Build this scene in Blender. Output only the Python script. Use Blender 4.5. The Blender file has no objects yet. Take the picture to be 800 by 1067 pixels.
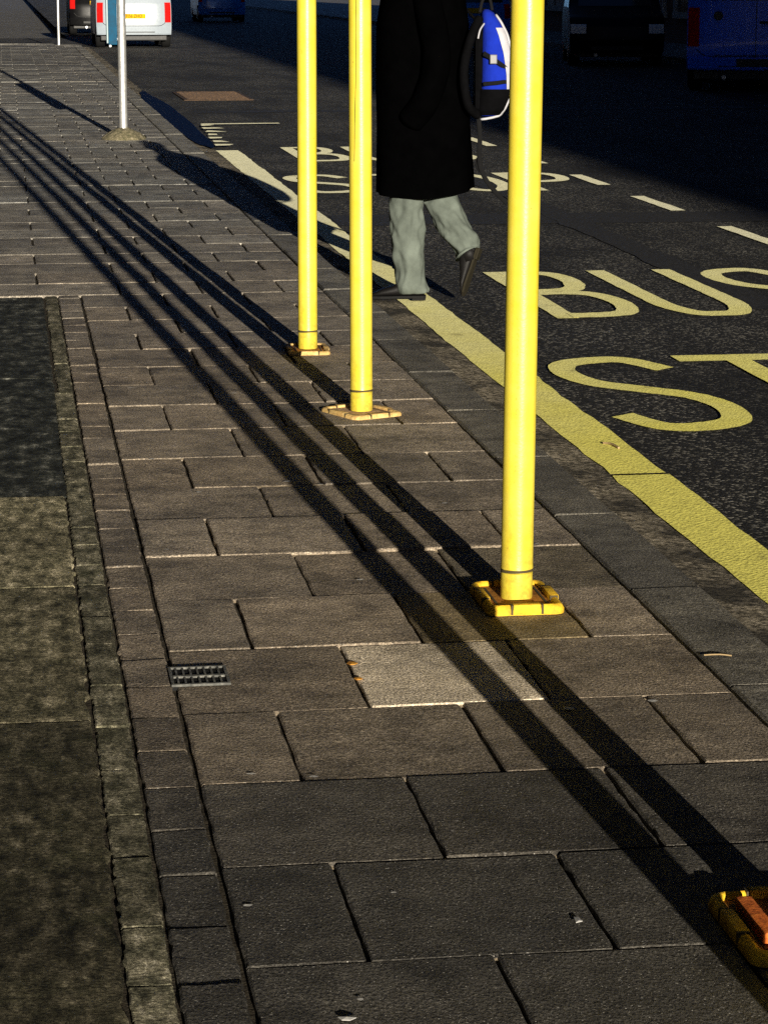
import bpy, bmesh, math, random
from mathutils import Vector, Matrix, noise
random.seed(7)
R = math.radians
sc = bpy.context.scene
COL = sc.collection
PI = math.pi

# ------------------------------------------------------------------ street frame
# X runs across the street (0 = under the camera, kerb at 1.5), Y runs along it.
ROAD_Z = -0.07
SUN_AZ, SUN_EL = 3.6, 8.6

# ------------------------------------------------------------------ helpers
def link(o, parent=None):
    COL.objects.link(o)
    if parent is not None:
        o.parent = parent
    return o

def tag(o, label=None, cat=None, group=None, kind=None):
    if label: o['label'] = label
    if cat: o['category'] = cat
    if group: o['group'] = group
    if kind: o['kind'] = kind
    return o

def empty(name, loc=(0, 0, 0), rz=0.0):
    o = bpy.data.objects.new(name, None)
    o.empty_display_size = 0.1
    COL.objects.link(o)
    o.location = loc
    o.rotation_euler = (0, 0, rz)
    return o

def obj(name, bm, mat, parent=None, smooth=False, angle=None):
    me = bpy.data.meshes.new(name)
    bm.normal_update()
    bm.to_mesh(me)
    bm.free()
    for m in (mat if isinstance(mat, (list, tuple)) else [mat]):
        me.materials.append(m)
    if smooth or angle:
        for p in me.polygons:
            p.use_smooth = True
        if angle:
            me.set_sharp_from_angle(angle=R(angle))
    return link(bpy.data.objects.new(name, me), parent)

def copy_tree(o, parent=None):
    c = o.copy()
    COL.objects.link(c)
    c.parent = parent
    for ch in [x for x in bpy.data.objects if x.parent == o]:
        copy_tree(ch, c)
    return c

def B():
    return bmesh.new()

def quad(bm, pts):
    return bm.faces.new([bm.verts.new(p) for p in pts])

def box(bm, x0, x1, y0, y1, z0, z1, bev=0.0, M=None):
    vs = [Vector(p) for p in ((x0,y0,z0),(x1,y0,z0),(x1,y1,z0),(x0,y1,z0),(x0,y0,z1),(x1,y0,z1),(x1,y1,z1),(x0,y1,z1))]
    if M is not None: vs = [M @ v for v in vs]
    v = [bm.verts.new(p) for p in vs]
    fs = [bm.faces.new([v[i] for i in f]) for f in ((3,2,1,0),(4,5,6,7),(0,1,5,4),(1,2,6,5),(2,3,7,6),(3,0,4,7))]
    if bev:
        es = list({e for f in fs for e in f.edges})
        bmesh.ops.bevel(bm, geom=es, offset=bev, segments=2, profile=0.6, affect='EDGES')
    return v

def ring_loft(bm, rings, cap=True, closed=True):
    R_ = [[bm.verts.new(p) for p in r] for r in rings]
    n = len(R_[0])
    for a, b in zip(R_[:-1], R_[1:]):
        for i in range(n if closed else n - 1):
            j = (i + 1) % n
            bm.faces.new((a[i], a[j], b[j], b[i]))
    if cap and closed:
        bm.faces.new(R_[0][::-1]); bm.faces.new(R_[-1])
    return R_

def frame_of(d):
    d = d.normalized()
    up = Vector((0, 0, 1)) if abs(d.z) < 0.9 else Vector((0, 1, 0))
    a = d.cross(up).normalized()
    return a, d.cross(a).normalized() * -1

def tube(bm, pts, rad, n=12, sx=1.0, sy=1.0, ref=None, cap=True, warp=None):
    pts = [Vector(p) for p in pts]
    rads = rad if isinstance(rad, (list, tuple)) else [rad] * len(pts)
    rings = []
    a0 = None
    for i, p in enumerate(pts):
        d = (pts[min(i+1, len(pts)-1)] - pts[max(i-1, 0)]).normalized()
        if a0 is None:
            a = Vector(ref) if ref is not None else frame_of(d)[0]
        else:
            a = a0
        a = (a - d * a.dot(d)).normalized()
        a0 = a
        b = d.cross(a)
        r = []
        for k in range(n):
            t = 2 * PI * k / n
            q = p + a * (math.cos(t) * rads[i] * sx) + b * (math.sin(t) * rads[i] * sy)
            if warp: q = warp(q, i, t, p)
            r.append(q)
        rings.append(r)
    ring_loft(bm, rings, cap)

def smooth_path(pts, m=6):
    pts = [Vector(p) for p in pts]
    out = []
    for i in range(len(pts) - 1):
        p0 = pts[max(i-1, 0)]; p1 = pts[i]; p2 = pts[i+1]; p3 = pts[min(i+2, len(pts)-1)]
        for k in range(m):
            t = k / m
            out.append(0.5 * ((2*p1) + (p2-p0)*t + (2*p0-5*p1+4*p2-p3)*t*t + (-p0+3*p1-3*p2+p3)*t**3))
    out.append(pts[-1])
    return out

def lathe(bm, prof, n=32, c=(0, 0)):
    rings = [[Vector((c[0] + r*math.cos(2*PI*k/n), c[1] + r*math.sin(2*PI*k/n), z)) for k in range(n)] for r, z in prof]
    ring_loft(bm, rings, True)

# ------------------------------------------------------------------ materials
class NT:
    def __init__(self, name):
        self.m = bpy.data.materials.new(name)
        self.m.use_nodes = True
        self.t = self.m.node_tree
        self.b = self.t.nodes['Principled BSDF']
        self.tc = None
    def n(self, typ, **kw):
        x = self.t.nodes.new(typ)
        for k, v in kw.items():
            if k.startswith('i_'):
                x.inputs[int(k[2:])].default_value = v
            else:
                setattr(x, k, v)
        return x
    def l(self, a, b): self.t.links.new(a, b)
    def obj(self):
        if not self.tc: self.tc = self.n('ShaderNodeTexCoord')
        return self.tc.outputs['Object']
    def noise(self, scale, detail=4, rough=0.6, vec=None, stretch=None):
        x = self.n('ShaderNodeTexNoise')
        x.inputs['Scale'].default_value = scale
        x.inputs['Detail'].default_value = detail
        x.inputs['Roughness'].default_value = rough
        v = vec or self.obj()
        if stretch:
            mp = self.n('ShaderNodeMapping'); mp.inputs['Scale'].default_value = stretch
            self.l(v, mp.inputs['Vector']); v = mp.outputs['Vector']
        self.l(v, x.inputs['Vector'])
        return x.outputs['Fac']
    def voro(self, scale, feature='F1', out='Distance'):
        x = self.n('ShaderNodeTexVoronoi'); x.feature = feature
        x.inputs['Scale'].default_value = scale
        self.l(self.obj(), x.inputs['Vector'])
        return x.outputs[out]
    def ramp(self, fac, stops, interp='LINEAR'):
        x = self.n('ShaderNodeValToRGB'); x.color_ramp.interpolation = interp
        e = x.color_ramp.elements
        while len(e) < len(stops): e.new(0.5)
        for i, (p, c) in enumerate(stops):
            e[i].position = p
            e[i].color = (c, c, c, 1) if isinstance(c, (int, float)) else (*c, 1)
        self.l(fac, x.inputs['Fac'])
        return x.outputs['Color']
    def mix(self, fac, a, b, mode='MIX'):
        x = self.n('ShaderNodeMix'); x.data_type = 'RGBA'; x.blend_type = mode
        for sock, v in ((x.inputs[0], fac), (x.inputs[6], a), (x.inputs[7], b)):
            if isinstance(v, (int, float)): sock.default_value = v
            elif isinstance(v, tuple): sock.default_value = (*v, 1)
            else: self.l(v, sock)
        return x.outputs[2]
    def math(self, op, a, b=None, c=None):
        x = self.n('ShaderNodeMath'); x.operation = op
        for i, v in enumerate((a, b, c)):
            if v is None: continue
            if isinstance(v, (int, float)): x.inputs[i].default_value = v
            else: self.l(v, x.inputs[i])
        return x.outputs[0]
    def bump(self, h, dist, strength=1.0, prev=None):
        x = self.n('ShaderNodeBump')
        x.inputs['Strength'].default_value = strength
        x.inputs['Distance'].default_value = dist
        self.l(h, x.inputs['Height'])
        if prev is not None: self.l(prev, x.inputs['Normal'])
        return x.outputs['Normal']
    def set(self, col=None, rough=None, normal=None, metal=None, spec=None, coat=None):
        for k, v in (('Base Color', col), ('Roughness', rough), ('Normal', normal), ('Metallic', metal), ('Specular IOR Level', spec), ('Coat Weight', coat)):
            if v is None: continue
            s = self.b.inputs[k]
            if isinstance(v, tuple): s.default_value = (*v, 1)
            elif isinstance(v, (int, float)): s.default_value = v
            else: self.l(v, s)
        return self.m

def plain(name, col, rough=0.5, metal=0.0, var=0.12, scale=25, bump=0.0, spec=None, coat=None):
    n = NT(name)
    f = n.noise(scale, 5)
    c = n.mix(n.ramp(f, [(0.3, 0.0), (0.7, 1.0)]), tuple(x*(1-var) for x in col), tuple(min(1, x*(1+var)) for x in col))
    rr = n.math('ADD', n.math('MULTIPLY', f, 0.2), rough - 0.1)
    nm = n.bump(n.noise(scale*6, 3), bump) if bump else None
    return n.set(col=c, rough=rr, normal=nm, metal=metal, spec=spec, coat=coat)

def m_slab():
    n = NT('paving_stone')
    at = n.n('ShaderNodeAttribute'); at.attribute_name = 'tone'
    big = n.noise(1.7, 5, 0.62)
    mid = n.noise(14, 6, 0.7)
    fine = n.noise(190, 3, 0.7, stretch=(1, .6, 1))
    vor = n.voro(75)
    grit = n.noise(75, 3, .6, stretch=(1, .55, 1))
    c = n.mix(n.ramp(mid, [(0.3, 0.0), (0.72, 1.0)]), (0.62, 0.60, 0.58), (1.25, 1.23, 1.18))
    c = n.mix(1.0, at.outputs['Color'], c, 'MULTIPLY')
    c = n.mix(1.0, c, n.ramp(big, [(0.32, (0.62, 0.62, 0.63)), (0.62, (1.1, 1.08, 1.04))]), 'MULTIPLY')
    c = n.mix(1.0, c, n.ramp(fine, [(0.32, 0.30), (0.48, 0.85), (0.6, 1.3), (0.72, 2.6)]), 'MULTIPLY')
    c = n.mix(1.0, c, n.ramp(n.noise(4.5, 6, .7), [(0.36, 0.55), (0.5, 1.0), (.68, 1.25)]), 'MULTIPLY')
    # worn pale flecks, then finer ones painting glints into the colour
    c = n.mix(n.ramp(n.voro(33), [(0.05, 0.55), (0.10, 0.0)]), c, (0.42, 0.40, 0.36))
    c = n.mix(n.ramp(n.voro(120), [(0.10, 0.8), (0.16, 0.0)]), c, (0.55, 0.52, 0.46))
    nm = n.bump(n.noise(6, 4), 0.010, 0.45)
    nm = n.bump(grit, 0.0022, 1.0, nm)
    nm = n.bump(vor, 0.0010, 0.8, nm)
    nm = n.bump(fine, 0.0075, 1.0, nm)
    rg = n.ramp(mid, [(0.3, 0.62), (0.7, 0.9)])
    return n.set(col=c, rough=rg, normal=nm, spec=0.35)

def m_joint():
    n = NT('joint_soil')
    c = n.ramp(n.noise(40, 6, 0.7), [(0.3, (0.015, 0.013, 0.010)), (0.6, (0.06, 0.05, 0.035)), (0.8, (0.16, 0.13, 0.09))])
    return n.set(col=c, rough=0.95, normal=n.bump(n.noise(120, 4), 0.006), spec=0.1)

def m_moss():
    n = NT('mossy_concrete')
    a = n.noise(5, 6, 0.7); d = n.noise(26, 6, 0.72, stretch=(1.0, 0.42, 1.0)); f = n.noise(150, 3)
    c = n.ramp(d, [(0.34, (0.022, 0.022, 0.014)), (0.48, (0.105, 0.098, 0.064)), (0.58, (0.21, 0.19, 0.13)), (0.70, (0.44, 0.40, 0.30))])
    at = n.n('ShaderNodeAttribute'); at.attribute_name = 'tone'
    c = n.mix(1.0, c, at.outputs['Color'], 'MULTIPLY')
    c = n.mix(n.ramp(a, [(0.52, 0.0), (0.72, 0.5)]), c, (0.05, 0.055, 0.022))
    c = n.mix(1.0, c, n.ramp(f, [(0.3, 0.35), (0.5, 0.95), (0.7, 2.0)]), 'MULTIPLY')
    c = n.mix(1.0, c, n.ramp(n.noise(2.1, 5, .6), [(0.35, 0.6), (0.62, 1.25)]), 'MULTIPLY')
    nm = n.bump(d, 0.012, 0.7)
    nm = n.bump(n.noise(48, 6, 0.75, stretch=(.7, 1, 1)), 0.026, 1.0, nm)
    nm = n.bump(f, 0.005, 1.0, nm)
    return n.set(col=c, rough=0.92, normal=nm, spec=0.15)

def m_tarmac_patch():
    n = NT('old_tarmac')
    d = n.noise(16, 8, 0.8, stretch=(1.0, 0.5, 1.0))
    c = n.ramp(d, [(0.40, (0.008, 0.009, 0.008)), (0.52, (0.035, 0.038, 0.032)), (0.60, (0.12, 0.12, 0.10)), (0.70, (0.42, 0.42, 0.36))])
    nm = n.bump(n.noise(12, 6, 0.75), 0.02, 0.9)
    nm = n.bump(n.voro(160), 0.0025, 1.0, nm)
    return n.set(col=c, rough=0.85, normal=nm, spec=0.12)

def m_asphalt():
    n = NT('asphalt')
    chip = n.voro(95, 'F1', 'Color'); dist = n.voro(95)
    sep = n.n('ShaderNodeSeparateColor'); n.l(chip, sep.inputs[0])
    big = n.noise(0.9, 5, 0.6); wear = n.noise(0.55, 4, 0.6, stretch=(2.6, 0.5, 1))
    c = n.ramp(sep.outputs[0], [(0.0, (0.005, 0.005, 0.005)), (0.55, (0.016, 0.0155, 0.014)), (0.80, (0.05, 0.047, 0.04)), (0.93, (0.34, 0.32, 0.27))])
    c = n.mix(1.0, c, n.ramp(big, [(0.3, 0.25), (0.65, 0.85)]), 'MULTIPLY')
    c = n.mix(1.0, c, n.ramp(wear, [(0.4, 0.35), (0.52, 1.0)]), 'MULTIPLY')
    nm = n.bump(n.noise(6, 3), 0.008, 0.4)
    nm = n.bump(n.ramp(dist, [(0.0, 1.0), (0.7, 0.0)]), 0.0045, 1.0, nm)
    nm = n.bump(n.noise(260, 3), 0.0015, 0.8, nm)
    return n.set(col=c, rough=0.8, normal=nm, spec=0.3)

def m_gutter():
    n = NT('gutter_grit')
    d = n.noise(45, 6, 0.75); a = n.noise(3.2, 4)
    c = n.ramp(d, [(0.36, (0.03, 0.026, 0.02)), (0.48, (0.17, 0.145, 0.10)), (0.60, (0.50, 0.43, 0.32))])
    c = n.mix(n.ramp(a, [(0.42, 0.0), (0.6, 0.85)]), c, (0.016, 0.015, 0.013))
    nm = n.bump(d, 0.016, 0.9); nm = n.bump(n.voro(120), 0.004, 1.0, nm)
    return n.set(col=c, rough=0.9, normal=nm, spec=0.2)

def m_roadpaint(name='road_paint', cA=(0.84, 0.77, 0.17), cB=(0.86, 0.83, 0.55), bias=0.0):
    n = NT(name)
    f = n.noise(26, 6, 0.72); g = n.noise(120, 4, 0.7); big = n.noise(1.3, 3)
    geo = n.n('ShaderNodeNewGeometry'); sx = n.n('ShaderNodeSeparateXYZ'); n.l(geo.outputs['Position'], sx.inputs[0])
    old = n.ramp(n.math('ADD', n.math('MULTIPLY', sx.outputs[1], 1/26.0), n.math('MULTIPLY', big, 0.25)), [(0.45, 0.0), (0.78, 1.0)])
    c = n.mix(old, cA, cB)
    c = n.mix(1.0, c, n.ramp(f, [(0.3, 0.75), (0.6, 1.05)]), 'MULTIPLY')
    c = n.mix(n.ramp(n.noise(3.5, 6, .75), [(0.60, 0.0), (0.68, 0.6)]), c, (0.20, 0.17, 0.06))
    c = n.mix(n.ramp(g, [(0.30 + bias, 1.0), (0.40 + bias, 0.0)]), c, (0.05, 0.047, 0.03))
    c = n.mix(n.ramp(f, [(0.70, 0.0), (0.80, 0.6)]), c, (0.30, 0.20, 0.05))
    nm = n.bump(n.voro(95), 0.0022, 0.8); nm = n.bump(g, 0.0014, 1.0, nm)
    n.b.inputs['Sheen Weight'].default_value = 0.2; n.b.inputs['Sheen Roughness'].default_value = 0.5; n.l(c, n.b.inputs['Sheen Tint'])
    return n.set(col=c, rough=0.75, normal=nm, spec=0.25)

def m_pole():
    n = NT('yellow_sleeve')
    f = n.noise(9, 5, 0.65); s = n.noise(70, 4, 0.7, stretch=(1, 1, 0.25))
    c = n.mix(n.ramp(f, [(0.35, 0.0), (0.7, 1.0)]), (0.60, 0.485, 0.032), (0.65, 0.55, 0.075))
    c = n.mix(n.ramp(s, [(0.66, 0.0), (0.74, 0.5)]), c, (0.45, 0.30, 0.02))
    c = n.mix(n.ramp(n.voro(19), [(0.035, 0.8), (0.06, 0.0)]), c, (0.30, 0.20, 0.03))
    geo = n.n('ShaderNodeNewGeometry'); sp = n.n('ShaderNodeSeparateXYZ'); n.l(geo.outputs['Position'], sp.inputs[0])
    dirt = n.math('MULTIPLY', n.ramp(sp.outputs[2], [(0.02, 1.0), (0.32, 0.0)]), n.ramp(n.noise(30, 6, .75), [(0.42, 0.0), (0.65, 0.75)]))
    c = n.mix(dirt, c, (0.36, 0.23, 0.03))
    c = n.mix(n.ramp(n.noise(46, 5, .7, stretch=(1, 1, .06)), [(0.66, 0.0), (0.72, 0.7)]), c, (0.34, 0.22, 0.02))
    c = n.mix(n.ramp(n.noise(24, 7, .8), [(0.66, 0.0), (0.70, 0.75)]), c, (0.30, 0.21, 0.04))
    nm = n.bump(n.noise(6, 3, stretch=(1, 1, 0.3)), 0.004, 0.4); nm = n.bump(n.noise(160, 3), 0.0006, 0.6, nm)
    return n.set(col=c, rough=0.36, normal=nm, spec=0.6)

def m_rust(name, a, b, c3):
    n = NT(name)
    f = n.noise(55, 6, 0.75)
    c = n.ramp(f, [(0.3, a), (0.52, b), (0.72, c3)])
    return n.set(col=c, rough=0.75, normal=n.bump(f, 0.003), spec=0.3)

def m_cloth(name, col, dark=0.6, fold=0.006, sc_=14, spec=0.15):
    n = NT(name)
    f = n.noise(sc_, 5, 0.6); w = n.noise(420, 2)
    c = n.mix(n.ramp(f, [(0.3, 0.0), (0.7, 1.0)]), tuple(x*dark for x in col), col)
    nm = n.bump(f, fold, 0.6); nm = n.bump(w, 0.0006, 0.7, nm)
    return n.set(col=c, rough=0.9, normal=nm, spec=spec)

def m_brick(name='dark_brick', k=1.0):
    n = NT(name)
    x = n.n('ShaderNodeTexBrick')
    x.inputs['Color1'].default_value = (0.17, 0.075, 0.05, 1); x.inputs['Color2'].default_value = (0.11, 0.05, 0.035, 1)
    x.inputs['Mortar'].default_value = (0.20, 0.18, 0.15, 1)
    x.inputs['Scale'].default_value = 4.4
    mp = n.n('ShaderNodeMapping'); mp.inputs['Rotation'].default_value = (R(90), 0, R(90))
    sw = n.n('ShaderNodeSeparateXYZ'); n.l(n.obj(), sw.inputs[0])
    cb = n.n('ShaderNodeCombineXYZ'); n.l(n.math('ADD', sw.outputs[1], sw.outputs[0]), cb.inputs[0]); n.l(sw.outputs[2], cb.inputs[1])
    n.l(cb.outputs[0], x.inputs['Vector'])
    c = n.mix(1.0, x.outputs['Color'], n.ramp(n.noise(1.2, 5), [(0.3, 0.6*k), (0.7, 1.15*k)]), 'MULTIPLY')
    return n.set(col=c, rough=0.9, spec=0.2*k)

M = dict(
    slab=m_slab(), joint=m_joint(), moss=m_moss(), tarmac=m_tarmac_patch(), asphalt=m_asphalt(), gutter=m_gutter(),
    paint=m_roadpaint(), paint_old=m_roadpaint('road_paint_worn', (0.84, 0.80, 0.46), (0.86, 0.83, 0.58), 0.02),
    pole=m_pole(), poledark=plain('dark_groove', (0.05, 0.035, 0.01), 0.8),
    ink=plain('faded_ink', (0.50, 0.40, 0.03), 0.6),
    rim_yellow=m_rust('rim_yellow_rubber', (0.42, 0.22, 0.02), (0.74, 0.45, 0.02), (0.80, 0.54, 0.04)),
    rim_pale=m_rust('rim_pale_orange', (0.36, 0.20, 0.07), (0.60, 0.40, 0.14), (0.72, 0.54, 0.26)), plate_pale=m_rust('plate_pale_orange', (0.25, 0.13, 0.05), (0.52, 0.33, 0.17), (0.65, 0.47, 0.30)),
    plate_rust=m_rust('plate_rust', (0.16, 0.06, 0.012), (0.42, 0.17, 0.02), (0.55, 0.27, 0.03)),
    block_rust=m_rust('block_orange_rust', (0.05, 0.012, 0.004), (0.55, 0.13, 0.02), (0.75, 0.26, 0.04)),
    rubber=plain('black_rubber', (0.008, 0.008, 0.008), 0.8, bump=0.002, spec=.15),
    galv=plain('galvanised_steel', (0.62, 0.62, 0.60), 0.42, 0.75, bump=0.0008),
    bluebox=plain('blue_painted_steel', (0.004, 0.055, 0.11), 0.6, var=0.25, spec=.1),
    iron=m_rust('cast_iron', (0.03, 0.03, 0.028), (0.10, 0.10, 0.09), (0.26, 0.25, 0.22)),
    rustiron=m_rust('rusty_iron', (0.015, 0.011, 0.008), (0.07, 0.042, 0.024), (0.24, 0.14, 0.07)),
    coat=m_cloth('black_wool', (0.0009, 0.0009, 0.001), spec=0.0), trouser=m_cloth('sage_cotton', (0.130, 0.152, 0.130), 0.5, 0.009, 8),
    leather=plain('black_leather', (0.006, 0.0055, 0.0055), 0.5, bump=0.001, spec=.12), sole=plain('brown_sole', (0.022, 0.019, 0.012), 0.85, bump=0.003, spec=.1),
    skin=plain('skin', (0.52, 0.33, 0.25), 0.5, bump=0.0006), hair=plain('dark_hair', (0.02, 0.014, 0.01), 0.55, bump=0.004),
    eye=plain('eye_white', (0.75, 0.73, 0.70), 0.2), iris=plain('iris', (0.04, 0.025, 0.015), 0.2),
    bagblue=m_cloth('bright_blue_nylon', (0.005, 0.022, 0.33), 0.75, 0.008, 18), bagwhite=m_cloth('white_nylon', (0.42, 0.42, 0.45), 0.8, 0.003, 22),
    bagblack=m_cloth('black_nylon', (0.003, 0.003, 0.0035), 0.6, 0.006, 24, .02), strap=m_cloth('dark_webbing', (0.005, 0.005, 0.0055), 0.7, 0.002, 60),
    buckle=plain('grey_plastic', (0.10, 0.10, 0.11), 0.35),
    white_car=plain('white_car_paint', (0.26, 0.30, 0.34), 0.28, coat=0.6, var=0.04), black_car=plain('black_car_paint', (0.003, 0.003, 0.0035), 0.35, coat=0.0, spec=.12, var=0.1),
    blue_car=plain('blue_car_paint', (0.01, 0.17, 0.62), 0.25, coat=0.6, var=0.08), blue_van=plain('blue_van_paint', (0.015, 0.14, 0.90), 0.25, coat=0.6, var=0.08),
    glass=plain('dark_glass', (0.01, 0.012, 0.014), 0.08, spec=0.8), red=plain('red_lens', (0.40, 0.008, 0.007), 0.2, spec=.2), lamp=plain('clear_lens', (0.75, 0.75, 0.72), 0.12),
    trim=plain('black_trim', (0.02, 0.02, 0.02), 0.6), rimmetal=plain('alloy', (0.45, 0.45, 0.46), 0.35, 0.8), plate_y=plain('yellow_plate', (0.55, 0.33, 0.01), 0.8, var=0.03, spec=.05),
    plate_w=plain('white_plate', (0.7, 0.7, 0.68), 0.4, var=0.03),
    brick=m_brick(), absorb=m_brick('absorbing_black_brick', 0.14), absorb_stone=plain('absorbing_black_stone', (0.03, 0.028, 0.025), 0.9), stone=plain('pale_stone', (0.34, 0.31, 0.26), 0.85, bump=0.003), kerbstone=None,  # black brick and stone of the left blocks, darkened to cut bounce light
    sand=plain('joint_sand', (0.42, 0.33, 0.21), 0.95, var=.4, scale=30, bump=.002),
    gum=plain('dried_gum', (0.52, 0.50, 0.46), 0.8, bump=0.002), leaf=m_rust('dead_leaf', (0.22, 0.07, 0.01), (0.55, 0.25, 0.03), (0.7, 0.45, 0.10)),
    paper=plain('pale_paper', (0.40, 0.39, 0.37), 0.7), twig=plain('dry_twig', (0.30, 0.21, 0.10), 0.8),
)
# dark blue, nearly matte surface for the long strip by the kerb
_n = NT('dark_blue_matte')
M['gutter_blue'] = _n.set(col=(0.003, 0.006, 0.024), rough=0.6, normal=_n.bump(_n.noise(9, 3), 0.004, 0.5), spec=0.02)

def tone_layer(bm):
    return bm.loops.layers.float_color.get('tone') or bm.loops.layers.float_color.new('tone')

# ------------------------------------------------------------------ pavement
def slab(bm, lay, x0, x1, y0, y1, z, col, gap=0.004, cham=0.0035, depth=0.03, jit=0.0011, step=0.045, tilt=0.0025, mi=0, rc=0.0025, gy=None):
    gy = gap if gy is None else gy
    x0 += gap; x1 -= gap; y0 += gy; y1 -= gy
    pts = []
    def edge(ax, ay, bx, by):
        L = math.hypot(bx-ax, by-ay); n = max(2, int(L/step))
        for k in range(n):
            t = k/n
            if k == 0: continue
            pts.append((ax+(bx-ax)*t + random.gauss(0, jit), ay+(by-ay)*t + random.gauss(0, jit)))
    c = [rc*random.uniform(0.5, 2.2) for _ in range(4)]
    corners = [(x0, y0), (x1, y0), (x1, y1), (x0, y1)]
    for i in range(4):
        ax, ay = corners[i]; bx, by = corners[(i+1) % 4]
        L = math.hypot(bx-ax, by-ay); ux, uy = (bx-ax)/L, (by-ay)/L
        ca = min(c[i], L*0.2); cb = min(c[(i+1) % 4], L*0.2)
        pts.append((ax+ux*ca, ay+uy*ca))
        edge(ax+ux*ca, ay+uy*ca, bx-ux*cb, by-uy*cb)
        pts.append((bx-ux*cb, by-uy*cb))
    cx, cy = (x0+x1)/2, (y0+y1)/2
    tx, ty = random.uniform(-1, 1)*tilt/max(0.1, x1-x0), random.uniform(-1, 1)*tilt/max(0.1, y1-y0)
    zz = lambda x, y: z + (x-cx)*tx + (y-cy)*ty
    top, mid, bot = [], [], []
    for x, y in pts:
        ch = cham*random.uniform(0.6, 1.5)
        ix = max(x0+ch, min(x1-ch, x)); iy = max(y0+ch, min(y1-ch, y))
        top.append(bm.verts.new((ix, iy, zz(ix, iy))))
        mid.append(bm.verts.new((x, y, zz(x, y) - ch*0.9)))
        bot.append(bm.verts.new((x, y, z - depth)))
    fs = [bm.faces.new(top)]
    n = len(pts)
    for i in range(n):
        j = (i+1) % n
        fs.append(bm.faces.new((mid[i], mid[j], top[j], top[i])))
        fs.append(bm.faces.new((bot[i], bot[j], mid[j], mid[i])))
    for f in fs:
        f.material_index = mi
        for l in f.loops: l[lay] = (*col, 1)

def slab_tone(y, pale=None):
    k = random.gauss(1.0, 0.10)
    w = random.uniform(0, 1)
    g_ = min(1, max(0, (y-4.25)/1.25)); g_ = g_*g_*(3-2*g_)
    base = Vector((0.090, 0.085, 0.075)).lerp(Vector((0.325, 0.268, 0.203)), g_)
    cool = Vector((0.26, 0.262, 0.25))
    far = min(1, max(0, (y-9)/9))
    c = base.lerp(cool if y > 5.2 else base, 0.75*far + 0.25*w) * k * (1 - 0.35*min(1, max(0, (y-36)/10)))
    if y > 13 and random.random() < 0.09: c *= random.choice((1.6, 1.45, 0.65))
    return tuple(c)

PAVE_END = 60.0
bm = B(); lay = tone_layer(bm)
rows = [2.34, 2.81, 3.285, 3.765, 4.226, 4.70, 5.19, 5.70, 6.19, 6.675, 7.15, 7.62, 8.11, 8.64, 9.14]
while rows[-1] < PAVE_END - 0.8: rows.append(rows[-1] + random.uniform(0.468, 0.495))
rows.append(PAVE_END)
SPLIT = 12.68
for i in range(len(rows)-1):
    y0, y1 = rows[i], rows[i+1]
    odd = (i % 2 == 1)          # row 3 (3.765-4.226) carries joints at .52 .91 1.31
    xs = [0.325] + ([0.52, 0.913, 1.308] if odd else [0.718, 1.105]) + [1.503]
    if y0 >= SPLIT - 0.3:
        ex = [-1.26, -0.86, -0.47, -0.07] if odd else [-1.26, -1.06, -0.665, -0.27]
        xs = ex + ([0.125] if not odd else []) + xs[1:] if not odd else ex + xs[1:]
        xs = sorted(set(xs))
    rz = random.gauss(0, 0.0014)
    for a, b in zip(xs[:-1], xs[1:]):
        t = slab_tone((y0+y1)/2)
        if abs(y0-5.19) < 0.01 and abs(a-0.718) < 0.01: t = (0.80, 0.70, 0.55)
        if abs(y0-6.19) < 0.01 and b > 1.2: t = (0.20, 0.17, 0.12)
        if abs(y0-5.70) < 0.01 and a < 1.2 and a > 0.8: t = (0.30, 0.235, 0.13)  # yellow bounce from the near pole tinted into this slab
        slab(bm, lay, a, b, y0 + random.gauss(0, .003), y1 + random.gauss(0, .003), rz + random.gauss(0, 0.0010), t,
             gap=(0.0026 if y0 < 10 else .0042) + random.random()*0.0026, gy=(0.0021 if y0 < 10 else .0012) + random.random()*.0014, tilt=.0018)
# narrow course of small setts beside the slabs
y = 2.5
while y < SPLIT - 0.3:
    d = 0.2385 + random.gauss(0, 0.006)
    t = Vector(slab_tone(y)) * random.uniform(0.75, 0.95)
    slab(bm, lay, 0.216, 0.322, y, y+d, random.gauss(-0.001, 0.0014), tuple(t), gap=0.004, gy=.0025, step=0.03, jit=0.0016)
    y += d
y = 2.5
while y < 9.5:
    d = random.uniform(0.22, 0.38)
    slab(bm, lay, 0.142, 0.214, y, y+d, random.gauss(-0.003, 0.0015), (random.uniform(1.1, 1.8),)*3, gap=0.002, gy=.0015, step=0.02, jit=0.0014, mi=1, cham=.003)
    y += d
for a, b in ((9.5, 10.25), (10.25, 10.9), (10.9, 11.9), (11.9, 12.66)):
    slab(bm, lay, 0.155, 0.214, a, b, random.gauss(-0.002, 0.002), (1.2, 1.2, 1.2), gap=0.003, step=0.03, jit=0.003, mi=1)
for i, y in enumerate(rows[1:-1]):
    if y > 9 and random.random() < .88: continue
    x0_, x1_ = (0.33 if y < SPLIT else -1.2), 1.49
    n_ = int((x1_-x0_)/.06); A_ = []
    for k in range(n_+1):
        x = x0_ + (x1_-x0_)*k/n_; zz = -0.0075 + 0.006*noise.noise((x*3.1, y*5, 2)) + .002*noise.noise((x*19, y, 5))
        A_.append((bm.verts.new((x, y-.011, zz)), bm.verts.new((x, y+.011, zz+.002))))
    for (a, b), (c, e) in zip(A_[:-1], A_[1:]):
        f = bm.faces.new((a, c, e, b)); f.material_index = 2
        for l in f.loops: l[lay] = (1, 1, 1, 1)
pav = obj('pavement', bm, [M['slab'], M['moss'], M['sand']])
tag(pav, kind='structure')
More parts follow.
